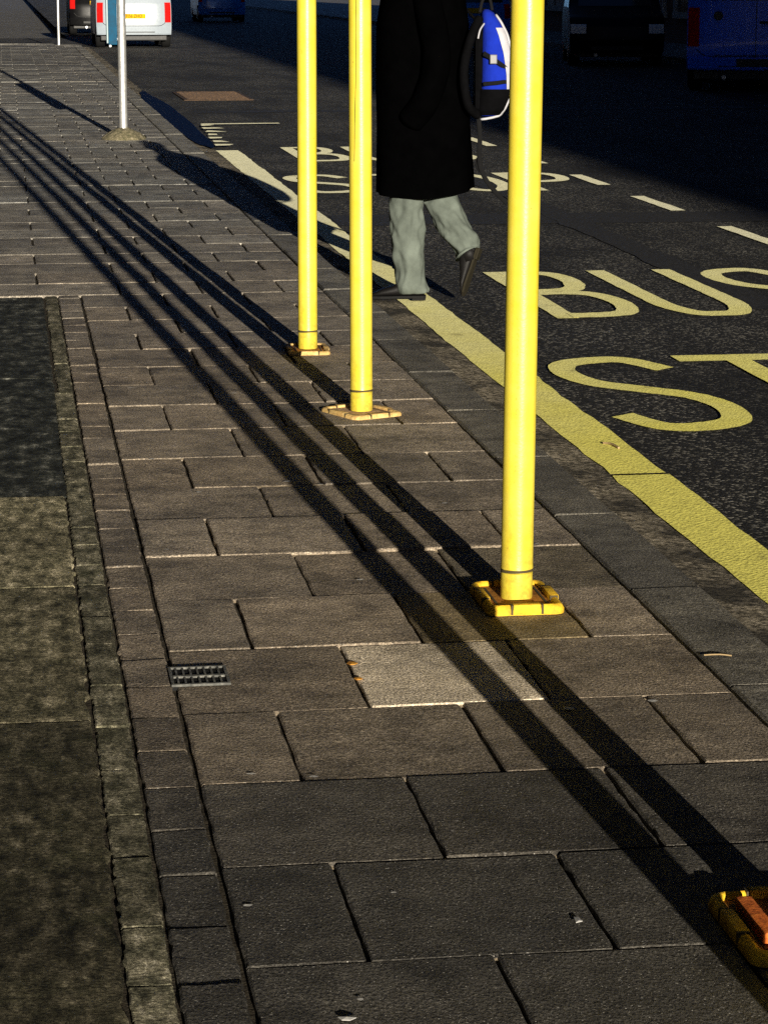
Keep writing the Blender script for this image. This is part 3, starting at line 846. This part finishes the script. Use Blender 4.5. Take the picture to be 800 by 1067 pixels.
# coat
bm = B(); rings = []
secs = [(.535, .010, .235, .205), (.62, .008, .232, .208), (.78, .002, .230, .215), (.95, -.002, .228, .22), (1.15, -.004, .226, .225), (1.33, -.004, .224, .235), (1.46, -.002, .205, .235), (1.53, .0, .150, .19), (1.575, -.005, .095, .105), (1.60, -.008, .078, .082), (1.625, -.008, .080, .084)]
zs = []
for k in range(len(secs)-1):
    for m in range(4):
        t = m/4; zs.append(tuple(secs[k][j]+(secs[k+1][j]-secs[k][j])*t for j in range(4)))
zs.append(secs[-1])
for (z, cx, rx, ry) in zs:
    rg = []
    for k in range(56):
        a = 2*PI*k/56; ca, sa = math.cos(a), math.sin(a)
        e = 2.5; den = (abs(ca)**e + abs(sa)**e)**(1/e)
        low = max(0, (1.0-z))/.47
        f = 1 + .035*low*math.sin(7*a+.6) + .02*noise.noise((ca*2, sa*2, z*4))
        zz = z
        if z < .75: zz = z + (.75-z)/.215*(-.030*(1-abs(ca)**1.5)*(sa < 0) + .012*ca)
        rg.append(Vector((cx + rx*ca/den*f, ry*sa/den*f, zz)))
    rings.append(rg)
ring_loft(bm, rings, cap=False)
inner = [[Vector((v.x*.96, v.y*.96, v.z)) for v in r] for r in (rings[4], rings[0])]
ring_loft(bm, [inner[0], inner[1], rings[0]], cap=False)
coat = obj('coat', bm, M['coat'], person, smooth=True)
for s in (-1, 1):
    bm = B(); P = smooth_path([(0, s*.19, 1.51), (.02, s*.245, 1.42), (.060, s*.265, 1.19), (.02, s*.25, 1.0), (-.06, s*.19, .88)], 7)
    tube(bm, P, [.06+.0*i for i in range(len(P))], 20, warp=lambda q, i, t, c: c + (q-c)*(1.12 + .12*noise.noise((q.x*14, q.y*14, q.z*14))))
    obj('sleeve', bm, M['coat'], coat, smooth=True)
# shoes (length along +X of their own frame)
def shoe(Mx, sm):
    bm = B(); rings = []
    prof = [(-.075, .030, .062), (-.06, .037, .100), (-.02, .039, .105), (.03, .038, .092), (.08, .044, .068), (.13, .047, .055), (.165, .040, .038), (.19, .026, .032), (.198, .010, .026)]
    for x, w, h in prof:
        rings.append([Mx @ Vector((x, w*math.copysign(abs(math.cos(a))**.75, math.cos(a)), .018 + max(0, (h-.018))*(.5+.5*math.copysign(abs(math.sin(a))**.75, math.sin(a))))) for a in [2*PI*k/20 for k in range(20)]])
    ring_loft(bm, rings)
    s = obj('shoe', bm, M['leather'], person, smooth=True)
    bm = B(); pts = [(-.082, .022), (-.07, .036), (-.02, .035), (.03, .034), (.09, .045), (.14, .048), (.18, .036), (.203, .010)]
    out = [(x, w) for x, w in pts] + [(x, -w) for x, w in pts[::-1]]
    ring_loft(bm, [[Mx @ Vector((x, w, z)) for x, w in out][::-1] for z in (.007, .0185)][::-1])
    box(bm, -.080, -.015, -.034, .034, -.004, .0065, .002, Mx)
    obj('shoe_sole', bm, sm, s)
    return s
def basis(o, fwd, up, sc__=1.0):
    f = Vector(fwd).normalized(); u = Vector(up); u = (u - f*u.dot(f)).normalized(); s = u.cross(f)
    m = Matrix((f, s, u)).transposed().to_4x4() @ Matrix.Scale(sc__, 4); m.translation = Vector(o); return m
s1 = shoe(basis((-.066, -.08, .007), (-1, .03, -.012), (0, 0, 1)), M['rubber'])
bm = B(); tube(bm, [(-.04, -.08, .07), (-.045, -.08, .13)], .034, 14); obj('sock', bm, M['leather'], person, smooth=True)
s2 = shoe(basis((.262, -.060, .185), (-.30, -.10, -.92), (-.88, .30, .25), .87), M['sole'])
bm = B(); tube(bm, [(.215, -.03, .26), (.238, -.048, .19)], [.045, .042], 14); obj('sock', bm, M['leather'], person, smooth=True)

# backpack, slung from one shoulder
bp = empty('backpack', PO, A_CAM)
tag(bp, 'blue and white backpack hanging behind the black coat', 'backpack')
def pack_ring(z, cx, rx, ry, n=40, e=3.0, yc=-.03):
    r = []
    for k in range(n):
        a = 2*PI*k/n; ca, sa = math.cos(a), math.sin(a); den = (abs(ca)**e + abs(sa)**e)**(1/e)
        r.append(Vector((cx + rx*ca/den, yc + ry*sa/den, z)))
    return r
PK = [(.90, .315, .050, .10), (.93, .325, .070, .13), (1.0, .345, .082, .145), (1.1, .352, .083, .15), (1.2, .350, .080, .148), (1.29, .338, .066, .138), (1.35, .322, .048, .12), (1.39, .308, .030, .09), (1.405, .302, .012, .05)]
def pk(z):
    for a, b in zip(PK[:-1], PK[1:]):
        if a[0] <= z <= b[0]:
            t = (z-a[0])/(b[0]-a[0]); return tuple(a[j]+(b[j]-a[j])*t for j in range(1, 4))
    return PK[-1][1:]
bm = B(); ring_loft(bm, [pack_ring(z, c, a, b) for z, c, a, b in PK]); body = obj('pack_body', bm, M['bagblue'], bp, smooth=True)
def pack_patch(name, zf, a0, a1, z0, z1, off, mat, parent, n=12, m=16):
    bm = B(); G = []
    for i in range(m+1):
        z = z0 + (z1-z0)*i/m; c, rx, ry = pk(z); row = []
        for k in range(n+1):
            a = R(a0(z) + (a1(z)-a0(z))*k/n); ca, sa = math.cos(a), math.sin(a); den = (abs(ca)**3 + abs(sa)**3)**(1/3)
            row.append(bm.verts.new((c + (rx+off)*ca/den, -.03 + (ry+off)*sa/den, z)))
        G.append(row)
    for i in range(m):
        for k in range(n): bm.faces.new((G[i][k], G[i][k+1], G[i+1][k+1], G[i+1][k]))
    return obj(name, bm, mat, parent, smooth=True)
pack_patch('white_panel', 0, lambda z: -66 + (1.16-z)*70, lambda z: -28, 1.02, 1.32, .004, M['bagwhite'], body)
pack_patch('lower_pocket', 0, lambda z: -150, lambda z: -15, .905, 1.03, .010, M['bagblack'], body)
bm = B(); P = [(pk(z)[0] + (pk(z)[1]+.006)*.85, -.03 - (pk(z)[2]+.004)*.80, z) for z in [.90+.02*k for k in range(25)]]
P = [(.275, -.13, .885), (.30, -.145, .888)] + P
tube(bm, smooth_path(P, 2), .006, 8); obj('piping', bm, M['bagwhite'], body, smooth=True)
bm = B(); box(bm, .245, .285, -.15, .09, .93, 1.36, .018); obj('back_panel', bm, M['bagblack'], bp, smooth=False)
def strap(name, pts, w, th, mat, parent, ref=(0, 1, 0)):
    bm = B(); tube(bm, smooth_path(pts, 7), 1.0, 10, w, th, ref=ref); return obj(name, bm, mat, parent, smooth=True)
strap('shoulder_strap', [(.265, -.12, 1.36), (.235, -.17, 1.30), (.205, -.215, 1.21), (.190, -.235, 1.12), (.195, -.235, 1.03), (.215, -.20, .95), (.255, -.13, .91)], .030, .022, M['bagblack'], bp)
strap('shoulder_strap', [(.25, .05, 1.36), (.16, .12, 1.44), (.02, .15, 1.475), (-.10, .16, 1.40), (-.17, .17, 1.25), (-.05, .24, 1.02), (.255, .06, .93)], .026, .008, M['bagblack'], bp)
strap('strap_piping', [(.270, -.135, 1.352), (.245, -.185, 1.30), (.222, -.222, 1.235)], .005, .005, M['bagwhite'], bp)
strap('strap_piping', [(.290, -.135, 1.340), (.268, -.180, 1.31), (.258, -.20, 1.27)], .004, .004, M['bagwhite'], bp)
strap('compression_strap', [(.285, -.175, 1.20), (.335, -.193, 1.17), (.400, -.165, 1.12), (.430, -.11, 1.06)], .012, .003, M['strap'], bp, ref=(0, 0, 1))
strap('compression_strap', [(.285, -.178, 1.055), (.345, -.188, 1.06), (.40, -.165, 1.065), (.43, -.11, 1.05)], .010, .003, M['strap'], bp, ref=(0, 0, 1))
bm = B(); box(bm, .315, .35, -.203, -.188, 1.15, 1.195, .004); obj('buckle', bm, M['buckle'], bp)
strap('top_handle', [(.27, -.06, 1.39), (.285, -.05, 1.45), (.315, -.05, 1.46), (.33, -.06, 1.40)], .010, .008, M['strap'], bp)
strap('dangling_strap', [(.265, -.13, .90), (.272, -.15, .80), (.270, -.15, .70), (.285, -.15, .63), (.325, -.15, .565), (.385, -.15, .50), (.41, -.15, .482)], .004, .012, M['strap'], bp)
strap('dangling_strap', [(.262, -.13, .70), (.258, -.14, .665), (.268, -.14, .64), (.280, -.14, .655), (.278, -.14, .70)], .004, .007, M['strap'], bp)

# ------------------------------------------------------------------ vehicles
def text_mesh(name, body, size, mat, parent, Mx, squash=1.0):
    cu = bpy.data.curves.new(name, 'FONT'); cu.body = body; cu.size = size; cu.align_x = 'CENTER'; cu.align_y = 'CENTER'; cu.extrude = 0.0015
    t = bpy.data.objects.new(name, cu); COL.objects.link(t)
    dg = bpy.context.evaluated_depsgraph_get()
    me = bpy.data.meshes.new_from_object(t.evaluated_get(dg)); bpy.data.objects.remove(t)
    me.transform(Mx @ Matrix.Diagonal((squash, 1, 1, 1))); me.materials.clear(); me.materials.append(mat)
    return link(bpy.data.objects.new(name, me), parent)

def vehicle(name, label, cat, loc, rz, paint, prof, half, wheel_y, wr, idx, plate, plate_mat, side_win, tumble=0.10, belt=0.85, group=None, doors=False, badge=False, front_near=False, lightz=(0.56, 1.0)):
    """prof: side outline (y, z) clockwise from the bottom of the end at y=0 up over the roof to the other end; y=0 end looks to -Y"""
    root = empty(name, loc, rz); tag(root, label, cat, group)
    L = max(p[0] for p in prof); top = max(p[1] for p in prof)
    yc = L/2
    def hw(z): return half*(1 - tumble*max(0, (z-belt)/(top-belt))**1.3) if z > belt else half*(1-.03*max(0, (.45-z)/.45))
    def S(y, z, u, off=0.0):
        au = abs(u)
        e = au**5
        yy = yc + (y-yc)*(1 - .055*e)
        return Vector((hw(z)*u, yy, z - (.05*e if z > top*.9 else 0)))
    us = [-1, -.93, -.8, -.55, -.28, 0, .28, .55, .8, .93, 1]
    P = []
    for (a, b) in zip(prof[:-1], prof[1:]):
        for k in range(3): P.append((a[0]+(b[0]-a[0])*k/3, a[1]+(b[1]-a[1])*k/3))
    P.append(prof[-1])
    bm = B(); G = [[bm.verts.new(S(y, z, u)) for u in us] for y, z in P]
    n = len(P)
    for i in range(n):
        j = (i+1) % n
        for k in range(len(us)-1): bm.faces.new((G[i][k], G[i][k+1], G[j][k+1], G[j][k]))
    bm.faces.new([G[i][0] for i in range(n)]); bm.faces.new([G[i][-1] for i in range(n)][::-1])
    bmesh.ops.recalc_face_normals(bm, faces=bm.faces)
    body = obj('body', bm, paint, root, angle=38)
    def zpt(z, end):
        # y on the near (end 0) or far outline at height z
        seq = prof if end == 0 else prof[::-1]
        for a, b in zip(seq[:-1], seq[1:]):
            if min(a[1], b[1]) <= z <= max(a[1], b[1]) and abs(a[1]-b[1]) > 1e-6:
                return a[0] + (b[0]-a[0])*(z-a[1])/(b[1]-a[1])
        return seq[0][0]
    def patch(nm, end, u0, u1, z0, z1, off, mat, par=body, th=None, m=6):
        bm = B(); sgn = -1 if end == 0 else 1; F = []; Bk = []
        for i in range(m+1):
            z = z0 + (z1-z0)*i/m; y = zpt(z, end); F.append([]); Bk.append([])
            for k in range(m+1):
                u = u0 + (u1-u0)*k/m; p = S(y, z, u)
                F[-1].append(bm.verts.new(p + Vector((0, sgn*off, 0)))); Bk[-1].append(bm.verts.new(p - Vector((0, sgn*.01, 0))))
        for i in range(m):
            for k in range(m):
                bm.faces.new((F[i][k], F[i][k+1], F[i+1][k+1], F[i+1][k]))
        bd = [(i, 0) for i in range(m)] + [(m, k) for k in range(m)] + [(i, m) for i in range(m, 0, -1)] + [(0, k) for k in range(m, 0, -1)]
        for (a, b), (c, d) in zip(bd, bd[1:] + bd[:1]):
            bm.faces.new((F[a][b], Bk[a][b], Bk[c][d], F[c][d]))
        bmesh.ops.recalc_face_normals(bm, faces=bm.faces)
        return obj(nm, bm, mat, par, smooth=False, angle=40)
    for end in (0, 1):
        is_front = (end == 1) != front_near
        w0, w1 = idx[end]
        patch('windscreen' if is_front else 'rear_window', end, -.80, .80, w0, w1, .006, M['glass'])
        lm = M['lamp'] if is_front else M['red']
        lz0, lz1 = (0.58, 0.74) if is_front else lightz
        for s in (-1, 1):
            patch('headlight' if is_front else 'tail_light', end, s*(.66 if is_front else .82), s*.985, lz0, lz1, .010, lm, root)
        bp_ = patch('bumper', end, -.99, .99, prof[0][1]+.02, .46, .035, paint, root)
        patch('bumper_grille' if is_front else 'bumper_step', end, -.55, .55, prof[0][1]+.05, .36, .042, M['trim'], bp_)
        zp = plate if not is_front else .40
        pm = plate_mat if not is_front else M['plate_w']
        o_ = .014 if zp > .46 else .046
        if not (is_front and front_near): patch('number_plate', end, -.26/half, .26/half, zp-.055, zp+.055, o_, pm, root)
    if doors:
        bm = B(); y = zpt(.8, 0)
        for i in range(12):
            z = .47 + (top-.62)*i/12; z2 = .47 + (top-.62)*(i+1)/12
            a, b = S(zpt(z, 0), z, 0), S(zpt(z2, 0), z2, 0)
            quad(bm, [a+Vector((-.006, -.003, 0)), a+Vector((.006, -.003, 0)), b+Vector((.006, -.003, 0)), b+Vector((-.006, -.003, 0))])
        obj('door_gap', bm, M['trim'], body)
        bm = B(); box(bm, .05, .22, -.035, -.002, .93, .97, .006, Matrix.Translation((0, zpt(.95, 0), 0))); obj('door_handle', bm, M['trim'], body)
        bm = B(); box(bm, -half*.60, half*.45, -.05, -.037, .50, .51, 0, Matrix.Translation((0, zpt(.5, 0), 0)))
        obj('plate_trim', bm, M['trim'], body)
    if badge:
        bm = B(); y = zpt(badge[1], 0)
        Mx = Matrix.Translation((badge[0], y-.004, badge[1])) @ Matrix.Rotation(R(90), 4, 'X')
        bmesh.ops.create_cone(bm, cap_ends=True, segments=24, radius1=.065, radius2=.058, depth=.02, matrix=Mx); obj('badge', bm, M['trim'], body)
    # seam line of the tailgate
    bm = B(); pts = []
    for u in [-.86 + 1.72*k/24 for k in range(25)]:
        z = .485 + .10*max(0, (abs(u)-.66)/.2)**2; p = S(zpt(z, 0), z, u); pts.append(p + Vector((0, -.004, 0)))
    tube(bm, pts, .006, 6); obj('tailgate_gap', bm, M['trim'], body)
    for s in (-1, 1):
        for w in side_win:
            bm = B(); f = [Vector((s*(hw(z)+.004), yc + (y-yc)*.945, z)) for y, z in w]; g = [v - Vector((s*.02, 0, 0)) for v in f]
            if s < 0: f = f[::-1]; g = g[::-1]
            fv = [bm.verts.new(v) for v in f]; gv = [bm.verts.new(v) for v in g]
            bm.faces.new(fv); m_ = len(fv)
            for i in range(m_): bm.faces.new((gv[i], gv[(i+1) % m_], fv[(i+1) % m_], fv[i]))
            obj('side_window', bm, M['glass'], body)
        for y in wheel_y:
            Mx = Matrix.Translation((s*(half-.10), y, wr)) @ Matrix.Rotation(R(90), 4, 'Y')
            bm = B(); rings = []
            for r_, z in ((wr*.62, -.09), (wr*.92, -.10), (wr, -.07), (wr, .07), (wr*.92, .10), (wr*.62, .09)):
                rings.append([Mx @ Vector((r_*math.cos(2*PI*k/28), r_*math.sin(2*PI*k/28), z)) for k in range(28)])
            ring_loft(bm, rings); wh = obj('wheel', bm, M['rubber'], root, angle=35)
            bm = B(); rings = []
            for r_, z in ((wr*.60, s*.085), (wr*.58, s*.104), (wr*.40, s*.098), (wr*.12, s*.112), (.01, s*.112)):
                rings.append([Mx @ Vector((r_*math.cos(2*PI*k/20), r_*math.sin(2*PI*k/20), z)) for k in range(20)])
            ring_loft(bm, rings); obj('wheel_rim', bm, M['rimmetal'], wh, angle=35)
    # exhaust and axle below
    bm = B(); tube(bm, [(-half*.45, .05, .20), (-half*.45, .5, .22)], .03, 10); obj('exhaust_pipe', bm, M['rimmetal'], root, angle=40)
    bm = B(); box(bm, -half+.1, half-.1, .25, L-.25, .16, .30, .02); obj('underside', bm, M['trim'], root)
    return root, zpt, S
HATCH = [(.02, .26), (.0, .50), (.03, .80), (.10, .98), (.38, 1.42), (.60, 1.50), (1.6, 1.53), (2.35, 1.46), (3.05, 1.00), (3.85, .86), (4.02, .70), (4.05, .45), (4.0, .24)]
HWIN = [[(.55, 1.02), (1.75, 1.02), (1.75, 1.42), (.75, 1.40)], [(1.85, 1.02), (2.85, 1.02), (2.35, 1.40), (1.85, 1.42)]]
MPV = [(.02, .29), (.0, .52), (.02, .95), (.06, 1.10), (.20, 1.70), (.35, 1.80), (2.2, 1.84), (2.75, 1.74), (3.45, 1.12), (4.05, .95), (4.20, .75), (4.24, .45), (4.2, .26)]
MWIN = [[(.40, 1.15), (1.95, 1.15), (1.95, 1.66), (.50, 1.66)], [(2.05, 1.15), (3.15, 1.15), (2.65, 1.64), (2.05, 1.66)]]
VANP = [(.02, .30), (.0, .50), (.01, 1.20), (.03, 1.85), (.12, 1.96), (3.2, 1.97), (3.75, 1.85), (4.40, 1.22), (4.95, 1.05), (5.1, .80), (5.12, .45), (5.06, .28)]
VWIN = [[(3.0, 1.18), (4.1, 1.18), (3.6, 1.72), (3.0, 1.75)]]

r_, zp, S_ = vehicle('white_car', 'white car far up the road, seen from behind beyond the silver post', 'car', (2.885, 59.2, ROAD_Z), 0, M['white_car'], MPV, .84, (.75, 3.4), .31, {0: (1.16, 1.62), 1: (1.20, 1.68)}, .70, M['plate_y'], MWIN)
text_mesh('plate_text', 'FJ56 ZHO', .105, M['rubber'], r_, Matrix.Translation((0, zp(.70, 0)-.018, .70)) @ Matrix.Rotation(R(90), 4, 'X'), .82)
vehicle('dark_car', 'dark car with red tail light, left of the white car', 'car', (2.62, 73.0, ROAD_Z), 0, M['black_car'], HATCH, .82, (.65, 3.2), .30, {0: (1.03, 1.40), 1: (1.05, 1.42)}, .86, M['plate_y'], HWIN, lightz=(.70, 1.0))
vehicle('blue_car', 'bright blue car behind the backpack on the far side', 'car', (9.85, 55.0, ROAD_Z), 0, M['blue_car'], HATCH, .82, (.65, 3.2), .30, {0: (1.03, 1.40), 1: (1.05, 1.42)}, .86, M['plate_y'], HWIN, lightz=(.70, 1.0))
vehicle('blue_car', 'small blue car in the far distance between silver post and poles', 'car', (7.55, 92.0, ROAD_Z), 0, M['blue_car'], HATCH, .82, (.65, 3.2), .30, {0: (1.03, 1.40), 1: (1.05, 1.42)}, .86, M['plate_y'], HWIN, lightz=(.70, 1.0))
# black car faces the camera: its front is the near end
BLK = [(L_, z) for L_, z in [(4.05-y, z) for y, z in HATCH][::-1]]
vehicle('black_car', 'black car in shade facing the camera, left of the blue van', 'car', (10.75, 45.6, ROAD_Z), R(-10), M['black_car'], BLK, .84, (.85, 3.4), .30, {0: (1.05, 1.42), 1: (1.03, 1.40)}, .72, M['plate_y'],
        [[(4.05-a, b) for a, b in w][::-1] for w in HWIN], front_near=True)
vehicle('blue_van', 'deep blue van in shade at the top right corner', 'van', (10.25, 35.2, ROAD_Z), R(-17), M['blue_van'], VANP, .95, (.85, 4.1), .33, {0: (1.25, 1.70), 1: (1.26, 1.78)}, .40, M['trim'], VWIN, tumble=.08, belt=1.15, doors=True, badge=(-.52, 1.04), lightz=(.62, 1.15))

# ------------------------------------------------------------------ terrace on the right that shades the far side of the road
def building(y0, y1, h, label, floors, mat, left=False):
    L = y1-y0-.02; trim = M['absorb_stone'] if left else M['stone']
    root = empty('terrace_building', (15.0, y0, 0.02) if not left else (-1.30, y1, 0.0), 0 if not left else PI); tag(root, label, 'building', 'tall terraces along the street')
    bm = B(); box(bm, 0, 14, 0, L, 0, h); wall = obj('wall', bm, mat, root)
    bm = B(); box(bm, -.25, 14.1, -.0, L+.0, h+.003, h+.45); obj('roof', bm, trim, root)
    bm = B(); box(bm, -.12, -.003, .1, L-.1, 3.9, 4.3, .02); obj('cornice', bm, trim, root)
    fh = (h-4.5)/max(1, floors)
    n = int(L/3.4)
    win = None
    for f in range(floors + 1):
        for k in range(n):
            yy = (k+.5)*L/n
            z0 = .7 if f == 0 else 4.9 + (f-1)*fh
            if win is None or f <= 1 and k == 0:
                hh = 2.5 if f == 0 else 1.9; w = 1.25 if f == 0 else .6
                bm = B()
                for a in ((-w-.12, -w, 0, hh), (w, w+.12, 0, hh), (-w-.12, w+.12, hh, hh+.14), (-w-.2, w+.2, -.14, 0)): box(bm, -.09, -.004, a[0], a[1], a[2], a[3])
                box(bm, -.05, -.004, -.03, .03, 0, hh)
                win = obj('window', bm, trim, root); win.location = (0, yy, z0)
                bm = B(); box(bm, -.02, -.003, -w, w, 0, hh); pane = obj('pane', bm, M['glass'], win)
                cur = (win, pane)
            else:
                c = cur[0].copy(); COL.objects.link(c); c.parent = root; c.location = (0, yy, z0)
                d = cur[1].copy(); COL.objects.link(d); d.parent = c
    return root
HB = 23.3
building(-165, -95, HB, 'dark brick terrace building farthest behind the viewpoint on the right', 0, M['brick'])
building(-95, -25, HB, 'dark brick terrace building behind the viewpoint on the right', 0, M['brick'])
building(-25, 40, HB, 'dark brick terrace building beside the blue van', 0, M['brick'])
building(40, 84, HB, 'dark brick terrace building beyond the blue van, right of the road', 4, M['brick'])

building(-60, 58.5, 19.0, 'added unseen black building along the left pavement edge, blocking sky light', 0, M['absorb'], True)  # both left blocks are out of view, added to cut sky fill
building(70, 150, 19.0, 'added unseen black building left beyond the side road, blocking sky light', 0, M['absorb'], True)
# ------------------------------------------------------------------ light, sky, camera
w = bpy.data.worlds.new('World'); sc.world = w; w.use_nodes = True
nt = w.node_tree
sky = nt.nodes.new('ShaderNodeTexSky'); sky.sky_type = 'NISHITA'; sky.sun_disc = False
sky.sun_elevation = R(SUN_EL); sky.sun_rotation = R(180 - SUN_AZ); sky.air_density = 0.28; sky.dust_density = 0.05; sky.ozone_density = 3.0
bg = nt.nodes['Background']; bg.inputs['Strength'].default_value = 0.05
nt.links.new(sky.outputs[0], bg.inputs['Color'])
sl = bpy.data.lights.new('sun', 'SUN'); sl.energy = 5.0; sl.angle = R(0.22); sl.color = (1.0, 0.915, 0.77)
so = bpy.data.objects.new('sun', sl); COL.objects.link(so)
d = Vector((-math.sin(R(SUN_AZ))*math.cos(R(SUN_EL)), math.cos(R(SUN_AZ))*math.cos(R(SUN_EL)), -math.sin(R(SUN_EL))))
so.rotation_euler = d.to_track_quat('-Z', 'Y').to_euler()
so.location = (8, -20, 12)

cd = bpy.data.cameras.new('camera'); co = bpy.data.objects.new('camera', cd); COL.objects.link(co)
co.location = (0, 0, 1.5)
co.rotation_euler = (R(90 - 11.687), 0, R(-8.2))
cd.sensor_fit = 'HORIZONTAL'; cd.sensor_width = 36; cd.lens = 36*2700/800
cd.clip_start = 0.05; cd.clip_end = 3000
sc.camera = co
vs_ = sc.view_settings
vs_.view_transform = 'Standard'; vs_.look = 'None'; vs_.exposure = 0.85; vs_.gamma = 1; vs_.use_curve_mapping = False
sc.render.engine = 'CYCLES'
sc.cycles.use_denoising = False
sc.cycles.max_bounces = 4
sc.cycles.sample_clamp_indirect = 0.5
